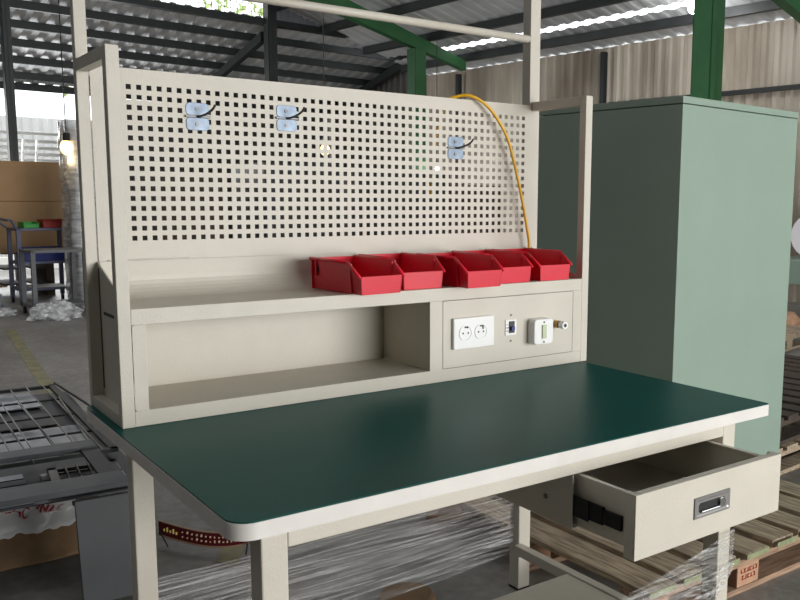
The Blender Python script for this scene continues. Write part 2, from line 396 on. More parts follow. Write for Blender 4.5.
p = W(8.85, 5.2, 2.93); bulb(p, RZ(8.75), 'cool', 'bright white lamp at the top edge beside the thick green column', 25, (1, 1, 1), .07)
p = W(2.3, 11.75, 1.06); bulb(p, 3.2, 'cool', 'small white bulb at the left edge above the cardboard stack', 10, (1, 1, 1), .045)

# floor marking
m = MB(); 
for pts in ([(.84, 8.13), (.93, 8.13), (.66, 4.6), (.57, 4.6)],):
    m.prism(pts, FZ, FZ+.002, 'z')
m.prism([(.55, 1.62), (.60, 1.55), (.80, 1.9), (.72, 1.95)], FZ, FZ+.002, 'z')
o = recenter(obj('floor_marking', m, 'yline')); tag(o, 'worn yellow line painted on the concrete floor', 'floor marking')

# ------------------------------------------------------------ background clutter
def crate(u0, u1, v0, v1, z0, z1, mt, name, label, cat, group=None):
    t = thing(name, label, cat, W((u0+u1)/2, (v0+v1)/2, z0), BR, group)
    a, b, c = (u1-u0)/2, (v1-v0)/2, z1-z0
    m = MB(); m.box(-a, a, -b, b, 0, c); obj('body', m, mt, t, local=True, bevel=.01)
    m = MB(); m.box(-a*.94, -.02, -b-.012, -b, c*.06, c*.94); obj('door', m, mt, t, local=True)
    m = MB(); m.box(.02, a*.94, -b-.012, -b, c*.06, c*.94); obj('door', m, mt, t, local=True)
    return t
# pallet under the cardboard stack and the cardboard itself
m = MB()
for k in range(7): m.box(.6+k*.33, .85+k*.33, 10.9, 11.6, -.22, -.2)
for k in range(7): m.box(.6+k*.33, .85+k*.33, 10.9, 11.6, -.42, -.4)
for k in range(7): m.box(.6+k*.33, .85+k*.33, 10.9, 11.6, -.62, -.6)
for u_ in (.6, 1.7, 2.75):
    m.box(u_, u_+.1, 10.9, 11.6, FZ, -.22)
tag(recenter(obj('storage_rack', turned(m), 'wooddark')), 'dark slatted rack carrying the big cardboard stack', 'rack')
m = MB()
for k, (du_, z0, z1) in enumerate(((0, -.2, .45), (.03, .452, .955))): m.box(.5+du_, 3.02-du_, 10.75, 11.6, z0, z1)
tag(recenter(obj('cardboard_box', turned(m), 'card', bevel=.01)), 'large brown cardboard box at the left edge below the bulb', 'box')
# wrapped stack
t = thing('wrapped_stack', 'tall stack wrapped in clear film behind the left rack post', 'wrapped stack', (2.03, 9.73, FZ), BR)
m = MB()
for k in range(9): m.box(-.2+.01*(k % 2), .2-.01*(k % 3), -.2, .2, k*.235, k*.235+.225)
obj('stacked_boxes', m, 'sheetgrey', t, local=True)
def wrapf(a, b):
    th = a*2*PI; rr = .24/max(abs(math.cos(th)), abs(math.sin(th)))
    rr = min(rr, .30); n_ = noise.noise(Vector((math.cos(th)*3, math.sin(th)*3, b*14)))*.035
    return ((rr+n_)*math.cos(th), (rr+n_)*math.sin(th), b*2.18)
m = MB(); m.grid(64, 50, wrapf); obj('film_wrap', m, 'wrap', t, local=True, smooth=True)

def trolley(loc, rz, w_, d_, h_, mt, label, shelves, bar=False):
    t = thing('trolley', label, 'trolley', loc, rz); q = .022
    for x in (-w_/2, w_/2-2*q):
        for y in (-d_/2, d_/2-2*q):
            m = MB(); m.box(x, x+2*q, y, y+2*q, .07, h_); obj('leg', m, mt, t, local=True)
            m = MB(); m.tube([(x+q-.012, y+q, .035), (x+q+.012, y+q, .035)], .035, 12); m.box(x+.012, x+.032, y+.012, y+.032, .05, .075); obj('caster', m, 'black', t, local=True)
    for z_ in shelves:
        m = MB(); m.box(-w_/2, w_/2, -d_/2, d_/2, z_-.03, z_); obj('shelf', m, mt, t, local=True, bevel=.004)
    if bar:
        m = MB(); m.tube(smooth_path([(-w_/2, -d_/2, h_), (-w_/2-.05, -d_/2, h_+.09), (-w_/2-.1, -d_/2, h_+.1), (-w_/2-.1, d_/2, h_+.1), (-w_/2, d_/2, h_)], 4), .016, 8)
        obj('push_handle', m, mt, t, local=True, smooth=True)
    return t
trolley((1.52, 9.2, FZ), BR, .58, .46, .72, 'trolley2', 'empty grey steel frame trolley in front of the blue-grey one', (.72, .12))
trolley((1.60, 10.35, FZ), BR, .62, .45, .92, 'trolley', 'blue-grey trolley with bins on its top shelf before the cardboard', (.92, .52, .2), True)
def smallbox(loc, sx, sy, sz, mt, name, label, cat, rz=BR, group=None):
    t = thing(name, label, cat, loc, rz, group)
    m = MB(); th = .006
    m.box(-sx/2, sx/2, -sy/2, sy/2, 0, th); m.box(-sx/2, -sx/2+th, -sy/2, sy/2, th, sz); m.box(sx/2-th, sx/2, -sy/2, sy/2, th, sz)
    m.box(-sx/2+th, sx/2-th, -sy/2, -sy/2+th, th, sz*.7); m.box(-sx/2+th, sx/2-th, sy/2-th, sy/2, th, sz)
    obj('bin_body', m, mt, t, local=True, bevel=.002)
    m = MB(); m.box(-sx/2-.006, sx/2+.006, -sy/2-.006, -sy/2, sz*.62, sz*.7); obj('bin_lip', m, mt, t, local=True)
    return t
smallbox((1.48, 10.32, FZ+.921), .17, .25, .07, 'greenbin', 'parts_bin', 'small green bin on the blue-grey trolley top', 'bin')
smallbox((1.74, 10.34, FZ+.921), .26, .25, .1, 'redbin', 'parts_bin', 'dull red bin on the blue-grey trolley top', 'bin')
smallbox((1.61, 10.35, FZ+.521), .46, .3, .16, 'blue', 'parts_bin', 'dark blue bin on the middle shelf of the blue-grey trolley', 'bin')
m = MB(); m.box(-.2, .2, -.14, .14, 0, .006, rot=Matrix.Rotation(.05, 3, 'X'), pivot=(0, 0, 0)); o = obj('paper_sheet', m, 'paper'); o.location = (1.63, 10.34, FZ+.203); tag(o, 'tilted white sheet on the low shelf of the blue-grey trolley', 'sheet')

def crumple(name, loc, rx, ry, rz_, mt, label, cat, seed, amp=.35, group=None):
    bm = bmesh.new(); bmesh.ops.create_icosphere(bm, subdivisions=4, radius=1)
    for v in bm.verts:
        n_ = noise.noise(v.co*2.2+Vector((seed, 0, 0)))*amp + abs(noise.noise(v.co*6+Vector((0, seed, 0))))*amp*.7
        v.co = v.co*(1+n_-.1); v.co.x *= rx; v.co.y *= ry; v.co.z = max(0, v.co.z+.35)*rz_
    o = obj(name, bm, mt); o.location = loc; tag(o, label, cat, group); return o
crumple('plastic_film_heap', (1.40, 8.65, FZ), .26, .2, .14, 'film2', 'clear crumpled plastic heap in front of the grey frame trolley', 'plastic film', 3)
crumple('plastic_film_heap', (1.98, 8.6, FZ), .22, .22, .3, 'film2', 'clear crumpled plastic heap behind the left rack post, largest', 'plastic film', 9)
crumple('plastic_film_heap', (.9, 9.3, FZ), .25, .2, .07, 'film2', 'flat clear plastic heap at the left edge of the photo', 'plastic film', 15)
crumple('cloth_sack', (.75, 10.3, FZ), .42, .3, .2, 'bluecloth', 'blue and white sack lying on the floor at the far left', 'sack', 21, .2)
m = MB(); m.box(-.8, .5, -.3, .3, 0, .05); o = obj('wood_board', m, 'tan'); o.location = (1.0, 12.8, FZ); o.rotation_euler.z = .2; tag(o, 'pale board lying on the floor left of the trolleys', 'board')

# invented dark cabinets, added so the pegboard holes read dark
crate(3.55, 4.35, 9.0, 9.6, FZ, .78, 'wooddark', 'filler_cabinet', 'made-up dark cabinet seen through the left part of the pegboard', 'cabinet', 'made-up dark cabinets behind the pegboard')
crate(4.5, 5.6, 8.2, 9.0, FZ, .95, 'darksteel', 'filler_cabinet', 'made-up dark cabinet seen through the pegboard left of the warm bulb', 'cabinet', 'made-up dark cabinets behind the pegboard')
crate(5.8, 7.0, 7.7, 8.5, FZ, .85, 'darksteel', 'filler_cabinet', 'made-up dark cabinet seen through the pegboard below the warm bulb', 'cabinet', 'made-up dark cabinets behind the pegboard')
crate(7.2, 8.3, 8.0, 8.7, FZ, .72, 'wooddark', 'filler_cabinet', 'made-up dark cabinet seen through the pegboard left of the far green column', 'cabinet', 'made-up dark cabinets behind the pegboard')
crate(8.4, 9.7, 7.0, 7.8, FZ, 1.0, 'darksteel', 'filler_cabinet', 'made-up dark cabinet seen through the right part of the pegboard', 'cabinet', 'made-up dark cabinets behind the pegboard')

# right edge, beyond the green cabinet
t = thing('side_table', 'pale green table at the right edge carrying the white foam roll', 'table', (8.3, 4.1, FZ), BR)
m = MB(); m.box(-.45, 1.2, -.35, .35, .42, .68); obj('tabletop', m, 'cab', t, local=True, bevel=.006)
for x in (-.42, 1.1):
    for y in (-.32, .26):
        m = MB(); m.box(x, x+.06, y, y+.06, 0, .42); obj('leg', m, 'cab', t, local=True)
m = MB(); m.tube([(-.35, 0, 0), (1.0, 0, 0)], .26, 24); bm = m.bm
for v in bm.verts: v.co += Vector((0, 0, .26)); 
o = obj('foam_roll', m, 'foam', smooth=False); o.location = (8.5, 4.12, FZ+.68); o.rotation_euler.z = BR+.3; tag(o, 'white foam roll lying on the pale green table at the right edge', 'roll')
o = crumple('paper_bag', (7.6, 3.95, FZ), .2, .2, .12, 'woodblock', 'pinkish brown bag on the floor below the pale green table', 'bag', 31, .15)

# ------------------------------------------------------------ pallets
def pallet(loc, rz, L_, D_, H_, nsl, label, mt='wood', gap=.3, marks=False, group='wooden pallets on the floor', sl=.022):
    t = thing('wooden_pallet', label, 'pallet', loc, rz, group)
    p = L_/nsl; w_ = p*(1-gap)
    rnd = random.Random(int(L_*100)+nsl)
    for k in range(nsl):
        x0 = k*p+rnd.uniform(0, .012)
        m = MB(); m.box(x0, x0+w_, rnd.uniform(-.012, .01), D_, H_-sl, H_)
        s_ = obj('deck_slat', m, mt, t, local=True, bevel=.002)
        if marks:
            m = MB(); m.box(x0+.001, x0+w_-.001, -.0135, -.012, H_-sl+.001, H_-.001); obj('painted_end', m, 'woodgreen', s_, local=True)
    for y in (.0, D_/2-.05, D_-.1):
        m = MB(); m.box(0, L_, y+.002, y+.1, H_-sl-.024, H_-sl); obj('stringer_board', m, 'woodpink' if marks else mt, t, local=True)
        m = MB(); m.box(0, L_, y+.002, y+.1, 0, .02); obj('bottom_board', m, 'woodpink' if marks else mt, t, local=True)
        for k, x in enumerate((.0, L_*.5-.19 if marks else L_*.5-.06, L_-.12)):
            m = MB(); m.box(x, x+.12, y+.004, y+.1, .02, H_-sl-.024)
            b_ = obj('block', m, 'woodblock' if marks else mt, t, local=True, bevel=.003)
            if marks and y == 0 and k == 1:
                for q in range(2):
                    for c_ in range(5 if q else 6):
                        hx = x+.018+c_*.016+q*.006; hz = H_-sl-.05-q*.024
                        mm = MB(); mm.box(hx, hx+.010, .002, .004, hz, hz+.003); mm.box(hx+.003*((c_+q) % 3), hx+.003*((c_+q) % 3)+.003, .002, .004, hz, hz+.014); 
                        if (c_+q) % 2: mm.box(hx, hx+.010, .002, .004, hz+.011, hz+.014)
                        obj('stencil_mark', mm, 'ink', b_, local=True)
    return t
pallet((1.40, .33, FZ), 0, 1.32, 1.2, .14, 8, 'wooden pallet with green-marked slat ends beside and under the bench', marks=True, gap=.24)
pallet((1.60, 1.60, FZ), BR, 1.2, 1.1, .14, 8, 'wooden pallet behind the bench, left of the cabinet')
pallet((2.02, .78, FZ), BR, 1.0, .9, .001+.139, 7, 'wooden pallet hidden under the green cabinet', gap=.2) if 0 else None
pallet((2.99, .98, FZ), BR, 1.2, 1.1, .14, 8, 'weathered pallet right of the green cabinet, lowest of the stack')
pallet((3.02, 1.0, FZ+.141), BR+.02, 1.2, 1.1, .14, 8, 'weathered pallet right of the green cabinet, second in the stack', 'wooddark')
pallet((4.3, 1.5, FZ), BR, 1.2, 1.1, .14, 8, 'dark old pallet farther right beyond the cabinet', 'wooddark')
pallet((5.7, 2.9, FZ), BR+.1, 1.2, 1.1, .14, 8, 'pale pallet at the right edge below the foam roll', 'wood')

# ------------------------------------------------------------ green cabinet
CB = (2.093, .83)
t = thing('metal_cabinet', 'tall pale green metal cabinet standing right of the workbench', 'cabinet', (CB[0], CB[1], FZ+.142), BR)
cw, cd, ch = .868, .745, 1.568
m = MB(); m.box(0, cw, 0, cd, .0, ch-.03); obj('body', m, 'cab', t, local=True, bevel=.002)
m = MB(); m.box(-.002, cw+.002, -.002, cd+.002, ch-.027, ch); obj('top_cap', m, 'cab', t, local=True, bevel=.003)
m = MB(); m.box(.006, cw-.006, cd, cd+.018, .04, ch-.04); obj('door', m, 'cab', t, local=True, bevel=.002)

# ------------------------------------------------------------ steel pile at the left
t = thing('flat_steel_frame', 'long grey steel frame lying across the front of the pile at the left', 'frame', (-.2, 1.73, FZ+.34), -.05, 'flat steel frames in the pile')
m = MB(); m.box(-.85, .47, -.07, .07, 0, .02); obj('flat_bar', m, 'greysteel', t, local=True, bevel=.003)
m = MB(); m.box(-.85, .46, .44, .54, 0, .018); obj('flat_bar', m, 'greysteel', t, local=True, bevel=.003)
m = MB(); m.box(.40, .46, .07, .44, 0, .012); obj('cross_bar', m, 'darksteel', t, local=True)
m = MB(); m.box(.02, .06, .07, .44, 0, .012); obj('cross_bar', m, 'darksteel', t, local=True)
def grille(loc, rz, w_, d_, n_, label, mt='darksteel', rod='rod', cross=4):
    t = thing('steel_grille', label, 'grille', loc, rz, 'steel grilles in the pile')
    for (a, b, c, d) in ((-w_/2, w_/2, 0, .03), (-w_/2, w_/2, d_-.03, d_), (-w_/2, -w_/2+.03, 0, d_), (w_/2-.03, w_/2, 0, d_)):
        m = MB(); m.box(a, b, c, d, 0, .016); obj('frame_bar', m, mt, t, local=True)
    for k in range(n_):
        x = -w_/2+.06+(w_-.12)*k/(n_-1)
        m = MB(); m.tube([(x, .01, .018), (x, d_-.01, .018)], .0035, 6); obj('rod', m, rod, t, local=True)
    for k in range(cross):
        y = d_*(k+1)/(cross+1); m = MB(); m.box(-w_/2, w_/2, y, y+.008, .004, .012); obj('cross_wire', m, mt, t, local=True)
def sheet(x, y, z, w_, d_, rz, mt, label, seams=0, th=.004):
    t = thing('metal_sheet', label, 'sheet', (x, y, z), rz, 'flat metal sheets in the pile')
    m = MB(); m.box(-w_/2, w_/2, 0, d_, 0, th); obj('sheet_face', m, mt, t, local=True)
    for k in range(seams):
        y_ = d_*(k+1)/(seams+1); m = MB(); m.box(-w_/2, w_/2, y_, y_+.007, th, th+.002); obj('fold_line', m, 'blackmetal', t, local=True)
sheet(-.35, 1.90, FZ+.250, 1.5, 1.85, -.05, 'greypanel', 'wide dark grey metal sheet at the bottom of the pile, carrying the rest')
sheet(-.56, 1.93, FZ+.256, 1.15, .36, -.05, 'sheetgrey', 'pale ribbed metal sheet behind the left end of the front bar', 4)
sheet(.20, 1.90, FZ+.258, .28, .30, -.08, 'sheetgrey', 'small pale metal sheet behind the right end of the front bar', 2)
sheet(-.25, 2.62, FZ+.258, 1.25, .30, -.02, 'sheetgrey', 'pale narrow metal sheet across the middle of the pile')
sheet(-.2, 2.98, FZ+.262, 1.0, .22, -.06, 'greypanel', 'dark narrow metal sheet just beyond the pale one across the middle')
sheet(.10, 3.35, FZ+.266, .42, .38, .0, 'sheetgrey', 'pale metal sheet at the far end of the pile')
grille((-.02, 2.28, FZ+.285), -.03, .82, 1.45, 10, 'steel grille with long pale rods on top of the pile', cross=3)
grille((-.95, 2.2, FZ+.285), -.02, .8, 1.5, 7, 'steel grille at the left edge of the photo, on the pile', cross=3)
grille((.20, 1.90, FZ+.270), -.1, .24, .28, 4, 'small black steel grille just behind the front bar of the pile', 'blackmetal', 'blackmetal', 3)
for i, (a, b) in enumerate((((.42, 1.75, -.485), (.58, 3.4, -.50)), ((.47, 2.0, -.50), (.47, 3.9, -.51)))):
    m = MB(); m.tube(smooth_path([a, ((a[0]+b[0])/2+.03, (a[1]+b[1])/2, (a[2]+b[2])/2), b], 6), .006, 6)
    tag(recenter(obj('steel_rod', m, 'darksteel', smooth=True)), 'long dark rod at the right of the pile, ' + ['bent outwards at the near end', 'running to the far end'][i], 'rod', 'loose rods on the pile')
rnd = random.Random(11)
rl = ['nearest the bench', 'second from the bench', 'third from the bench', 'fourth from the bench', 'fifth from the bench', 'sixth from the bench', 'at the left edge of the photo']
for i in range(7):
    x0 = .30-i*.115; y0 = 2.2+rnd.uniform(0, .15); L_ = rnd.uniform(.8, 1.3); dx = rnd.uniform(-.12, .10)
    m = MB(); m.tube([(x0, y0, FZ+.3075), (x0+dx, y0+L_, FZ+.3075)], .004, 6)
    tag(recenter(obj('thin_rod', m, 'rod', smooth=True)), 'thin pale rod lying loose across the grilles, ' + rl[i], 'rod', 'thin pale rods on the pile')
# supports under the pile
for i, y_ in enumerate((2.25, 3.2)):
    m = MB(); m.box(-.8, .3, y_, y_+.12, FZ, FZ+.2 if i else FZ+.245); tag(recenter(obj('wooden_beam', m, 'wooddark')), ['dark timber under the front half of the steel pile', 'dark timber under the far half of the steel pile'][i], 'beam', 'timbers under the steel pile')
m = MB(); m.box(-.75, -.6, 1.66, 1.78, FZ, FZ+.31); tag(recenter(obj('wooden_beam', m, 'wooddark')), 'timber block under the left end of the front bar', 'beam')
# leaning grey panel
t = thing('leaning_steel_board', 'dark grey folded steel sheet leaning against the front bar of the pile', 'steel sheet', (.078, 1.53, FZ), -.04)
an = math.atan2(.07, .33)
m = MB(); R_ = Matrix.Rotation(-an, 3, 'X')
m.box(0, .185, 0, .012, 0, .34, rot=R_, pivot=(0, 0, 0)); obj('panel_face', m, 'greypanel', t, local=True, bevel=.002)
m = MB(); m.box(0, .185, .012, .05, .325, .34, rot=R_, pivot=(0, 0, 0)); obj('folded_flange', m, 'greypanel', t, local=True)
# cardboard and white printed film under the pile
def paper(a, b):
    x = -.62+a*.80; n_ = noise.noise(Vector((x*9, b*3, 2)))*.03+noise.noise(Vector((x*26, b*9, 5)))*.02
    return (x, 1.97+b*.12+n_+.05*a, FZ+.085+b*.13+n_*.8+.03*a)
m = MB(); m.grid(60, 16, paper); wf = recenter(obj('plastic_sheet', m, 'paper', smooth=True, solid=.001)); tag(wf, 'crumpled white plastic sheet with red print under the steel pile', 'plastic sheet')
def printed(text, a0, b0, size, ang):
    cu = bpy.data.curves.new('print', 'FONT'); cu.body = text; cu.size = size; cu.extrude = .0004; cu.shear = .3
    to = bpy.data.objects.new('print', cu); C.objects.link(to)
    dg = bpy.context.evaluated_depsgraph_get(); me = bpy.data.meshes.new_from_object(to.evaluated_get(dg))
    bpy.data.objects.remove(to); bm = bmesh.new(); bm.from_mesh(me); bpy.data.meshes.remove(me)
    ca, sa = math.cos(ang), math.sin(ang)
    for v in bm.verts:
        x, y = v.co.x*ca-v.co.y*sa, v.co.x*sa+v.co.y*ca
        a = a0+x/.78; b = b0+y/.20; p = Vector(paper(a, b)); v.co = p+Vector((0, -.004-v.co.z, .003))
    o = obj('red_lettering', bm, 'redink', wf); 
    return o
printed('TIMAC', .66, .50, .036, -.35); printed('TIMAC', .80, .55, .036, -.35)
def brown(a, b):
    x = -.7+a*.92; n_ = noise.noise(Vector((x*6, b*2, 8)))*.03
    return (x, 1.93+b*.1+n_+.06*a, FZ+.003+max(0, b*.105+n_*.6*min(1, b*4)))
m = MB(); m.grid(50, 12, brown); o = recenter(obj('brown_paper', m, 'card2', smooth=True, solid=.002)); tag(o, 'crumpled brown paper on the floor under the white plastic sheet', 'paper')

# maroon curved strip on the floor behind the bench leg
t = thing('banner_strip', 'curved maroon printed strip with tan edge on the floor beneath the bench', 'strip', (.43, 1.85, FZ))
def arc(s_): return (.43+s_*.26, 1.90-.30*s_+.05*math.sin(s_*PI)*-1, FZ+.045+.01*s_)
def stripf(z0, z1, off):
    m = MB()
    def fn(a, b):
        p = Vector(arc(a)); return (p.x-off, p.y-off, p.z+z0+(z1-z0)*b - .018*math.sin(a*PI))
    m.grid(24, 1, fn); return m
obj('printed_face', stripf(0, .05, 0), 'label_red', t, solid=.002)
obj('edge_band', stripf(-.006, 0, 0), 'tan', t, solid=.006); obj('edge_band', stripf(.05, .054, 0), 'tan', t, solid=.006)
rnd = random.Random(4)
for row in range(2):
    m = MB()
    for k in range(15):
        s_ = .22+k*.045; p = Vector(arc(s_)); z_ = p.z+.014+row*.018-.018*math.sin(s_*PI)
        m.box(p.x-.004, p.x+.003*rnd.random(), p.y-.006, p.y-.003, z_, z_+.004+.006*rnd.random())
    obj('lettering', m, 'cream', t)
m = MB()
for k in range(5):
    s_ = .05+k*.028; p = Vector(arc(s_)); z_ = p.z+.018-.018*math.sin(s_*PI); m.box(p.x-.004, p.x+.005, p.y-.006, p.y-.003, z_, z_+.01+.008*(k % 2))
obj('gold_lettering', m, 'gold', t)
m = MB(); m.tube([(.43, 1.89, FZ+.06), (.45, 1.86, FZ)], .003, 6); m.tube([(.66, 1.6, FZ+.05), (.66, 1.62, FZ)], .003, 6); obj('wire_leg', m, 'wire', t)

# ------------------------------------------------------------ THE WORKBENCH
A, Rr, Wp = .019, 1.5228, .0294           # rack left, right, tube width
SF, SB = .728, 1.000                      # front plane of the rack, plane of the pegboard
TOP = .8758
bench = thing('workbench', 'off-white steel workbench with green mat, open drawer and pegboard rack', 'workbench', (.75, .5, FZ))
def rounded(x0, x1, y0, y1, rad, n=8, rr=None):
    pts = []; rr = rr or rad
    for cx, cy, a0 in ((x0+rad, y0+rad, PI), (x1-rr, y0+rr, 1.5*PI), (x1-rad, y1-rad, 0), (x0+rad, y1-rad, .5*PI)):
        q_ = rr if a0 == 1.5*PI else rad
        for k in range(n+1): a = a0+k*PI/2/n; pts.append((cx+q_*math.cos(a), cy+q_*math.sin(a)))
    return pts
DY = 1.035
m = MB(); m.prism(rounded(0, 1.5, 0, DY, .045, 24, rr=.004), -.034, -.003, 'z'); obj('tabletop', m, 'edge', bench, bevel=.0015)
m = MB(); m.prism(rounded(.0015, 1.4985, .0015, DY-.0015, .044, rr=.0035), -.003, -.0018, 'z'); mt_ = obj('mat_underside', m, 'matedge', bench)
m = MB(); m.prism(rounded(.001, 1.499, .001, DY-.001, .0445, rr=.0035), -.0018, 0, 'z'); obj('rubber_mat', m, 'mat', bench)
for (x0, x1, y0, y1) in ((.1005, 1.312, .0055, .035), (.102, 1.288, .80, .83)):
    m = MB(); m.box(x0, x1, y0, y1, -.063, -.0345); obj('apron_rail', m, 'paint', bench, bevel=.002)
for x0 in (.047, 1.33):
    m = MB(); m.box(x0+.005, x0+.03, .0555, .79, -.063, -.0345); obj('apron_rail', m, 'paint', bench, bevel=.002)
for (x0, y0) in ((.0505, .0055), (1.312, .0055), (.052, .79), (1.288, .79)):
    m = MB(); m.box(x0, x0+.05, y0, y0+.05, FZ+.006, -.0345); l_ = obj('leg', m, 'paint', bench, bevel=.003)
    m = MB(); m.box(x0-.001, x0+.051, y0-.001, y0+.051, FZ, FZ+.006); obj('foot_cap', m, 'black', l_)
# foot rails and low shelf
m = MB(); m.box(1.268, 1.298, .0565, .79, -.645, -.612); obj('foot_rail', m, 'paint', bench, bevel=.002)
m = MB(); m.box(.07, .1, .0565, .79, -.645, -.612); obj('foot_rail', m, 'paint', bench, bevel=.002)
m = MB(); m.box(.1, 1.268, .06, .53, -.628, -.616); obj('low_shelf', m, 'paint', bench, bevel=.002)
# drawer housing
hs = MB(); hs.box(.786, .7885, .012, .62, -.19, -.067); hs.box(.786, .806, .012, .62, -.1925, -.19)
h_ = obj('drawer_housing', hs, 'paint', bench)
m = MB(); m.box(1.29, 1.2925, .036, .62, -.19, -.067); m.box(.79, 1.29, .615, .62, -.19, -.067); obj('housing_side', m, 'paint', h_)
for (y_, z_) in ((.1, -.14), (.48, -.14)):
    m = MB(); m.tube([(.7855, y_, z_), (.783, y_, z_)], .006, 12); obj('screw', m, 'screw', h_)
# drawer: front at y -.18
dr = MB()
x0, x1, y0, y1, z0, z1 = .802, 1.268, -.160, .40, -.187, -.071
dr.box(x0, x0+.004, y0, y1, z0, z1); dr.box(x1-.004, x1, y0, y1, z0, z1); dr.box(x0+.004, x1-.004, y1-.004, y1, z0, z1)
dr.box(x0+.004, x1-.004, y0, y1-.004, z0, z0+.004)
dr.box(x0-.0, x0+.012, y0, y1, z1, z1+.003); dr.box(x1-.012, x1, y0, y1, z1, z1+.003)
d_ = obj('drawer', dr, 'paint', bench)
m = MB(); m.box(.781, 1.288, -.181, -.178, -.2, -.0585); m.box(.781, .796, -.178, -.150, -.2, -.0585); m.box(1.273, 1.288, -.178, -.150, -.2, -.0585); m.box(.796, 1.273, -.178, -.160, -.071, -.0585); m.box(.796, 1.273, -.178, -.16, -.2, -.19); m.box(.796, 1.273, -.163, -.160, -.19, -.071)
obj('drawer_front', m, 'paint', d_, bevel=.0012)
m = MB(); m.box(.7925, .8015, -.075, .3, -.158, -.118); m.box(.7895, .7925, -.035, .3, -.162, -.114); m.box(.794, .8015, -.128, -.075, -.155, -.122); m.tube([(.793, -.11, -.138), (.7985, -.11, -.138)], .005, 10)
obj('drawer_slide', m, 'blackmetal', d_, bevel=.001)
# recessed handle
m = MB(); 
ox0, ox1, oz0, oz1 = .966, 1.093, -.1525, -.103; ix0, ix1, iz0, iz1 = .982, 1.074, -.140, -.117
yf = -.181
def ring(y, x0, x1, z0, z1, rad):
    pts = rounded(x0, x1, z0, z1, rad, 5); return [m.bm.verts.new((p_[0], y, p_[1])) for p_ in pts]
a_ = ring(yf, ox0, ox1, oz0, oz1, .002); b_ = ring(yf-.003, ox0+.002, ox1-.002, oz0+.002, oz1-.002, .002)
c_ = ring(yf-.003, ox0+.006, ox1-.006, oz0+.006, oz1-.006, .003); e_ = ring(yf-.0015, ox0+.009, ox1-.009, oz0+.009, oz1-.009, .004)
f_ = ring(yf-.0015, ix0, ix1, iz0, iz1, .008)
for P_, Q_ in ((a_, b_), (b_, c_), (c_, e_), (e_, f_)):
    for k in range(len(P_)): m.bm.faces.new((P_[k], P_[(k+1) % len(P_)], Q_[(k+1) % len(Q_)], Q_[k]))
hd = obj('recessed_handle', m, 'steel', d_)
m = MB(); m.prism(rounded(ix0, ix1, iz0, iz1, .008, 5), yf-.0005, yf-.0012, 'y'); obj('handle_recess', m, 'black', hd)
m = MB(); m.tube([(ix1-.013, yf-.001, -.128), (ix1-.013, yf-.007, -.128)], [.011, .010], 20); obj('latch_button', m, 'chrome', hd, smooth=False)
m = MB(); m.tube([(ix0+.008, yf-.004, -.137), (ix1-.022, yf-.004, -.137)], .0022, 8); obj('grip_edge', m, 'chrome', hd)

# rack: side frames, uprights
def bx(name, x0, x1, y0, y1, z0, z1, mt='paint', parent=bench, bevel=.0015):
    m = MB(); m.box(x0, x1, y0, y1, z0, z1); return obj(name, m, mt, parent, bevel=bevel)
for xa in (A, Rr-Wp):
    fr = MB()
    fr.box(xa, xa+Wp, SF, SF+Wp, .0005, TOP); fr.box(xa, xa+Wp, SF+Wp, SB, TOP-Wp, TOP); fr.box(xa, xa+Wp, SF+Wp, SB, .0005, Wp)
    obj('side_frame', fr, 'paint', bench, bevel=.0015)
    up = obj('upright', MB().box(xa-(.0 if xa < 1 else .006), xa+Wp+(.0 if xa < 1 else .009), SB+.003, SB+.003+(Wp if xa < 1 else .042), .0005, 1.5), 'paint', bench, bevel=.0015)
    # side plate with the slanting top edge
    xi = xa+Wp-.004 if xa < 1 else xa
    m = MB(); m.prism([(SF+Wp, Wp), (SB-.006, Wp), (SB-.006, .374), (SF+Wp, .290)], xi, xi+.0035, 'x'); sp = obj('side_plate', m, 'paint', bench)
    if xa < 1:
        m = MB(); m.box(xi-.0006, xi, .79, .955, .244, .252); obj('slot', m, 'black', sp)
        m = MB(); m.box(xi-.0006, xi, .98, .992, .05, .36); obj('slot', m, 'black', sp)
# shelf box front members
XL, XR = A+Wp, Rr-Wp
bx('front_rail', XL, XR, SF+.0005, SF+Wp, .2427, .281)
bx('front_rail', XL, XR, SF+.0005, SF+Wp, .0005, .0383)
bx('inner_stile', XL+.0015, .0815, SF+.0002, SF+Wp, .0383, .2427)
# control panel box
m = MB(); m.box(.885, XR, SF+.0005, SF+.004, .0383, .2427); m.box(.885, .8885, SF+.004, SB-.01, .0383, .279)
cb = obj('control_box', m, 'paint', bench)
m = MB(); m.box(.93, 1.452, SF-.0015, SF+.0005, .040, .2415); cp = obj('cover_plate', m, 'paint', cb, bevel=.0006)
m = MB(); m.box(1.452, 1.4545, SF-.0004, SF+.0003, .040, .2415); m.box(.93, 1.452, SF-.0004, SF+.0003, .2415, .2425); m.box(.93, 1.452, SF-.0004, SF+.0003, .0388, .040); obj('seam', m, 'matedge', cb)
# compartment floor, back, deck with its bend, louvre sheet
bx('compartment_floor', XL, .885, SF+Wp, SB-.008, .034, .0372, bevel=0)
bx('compartment_back', XL, XR, SB-.008, SB-.006, .0372, .3, bevel=0)
prof = [(SF+Wp+.001, .2795), (.93, .2795)] + [(.93+.055*math.sin(a*PI/2/8), .2795+.055-.055*math.cos(a*PI/2/8)) for a in range(1, 9)] + [(.985+.006, .375)]
pts = prof + [(y-.002 if i > 5 else y, z-.003) for i, (y, z) in list(enumerate(prof))[::-1]]
pts = prof + [(prof[-1][0]+.003, .375), (.988, .3345-.003)] + [(.93+.058*math.sin(a*PI/2/8), .2765+.055-.055*math.cos(a*PI/2/8)) for a in range(7, 0, -1)] + [(.93, .2765), (SF+Wp+.001, .2765)]
m = MB(); m.prism(pts, XL+.001, XR-.001, 'x'); obj('bin_shelf', m, 'paint', bench)
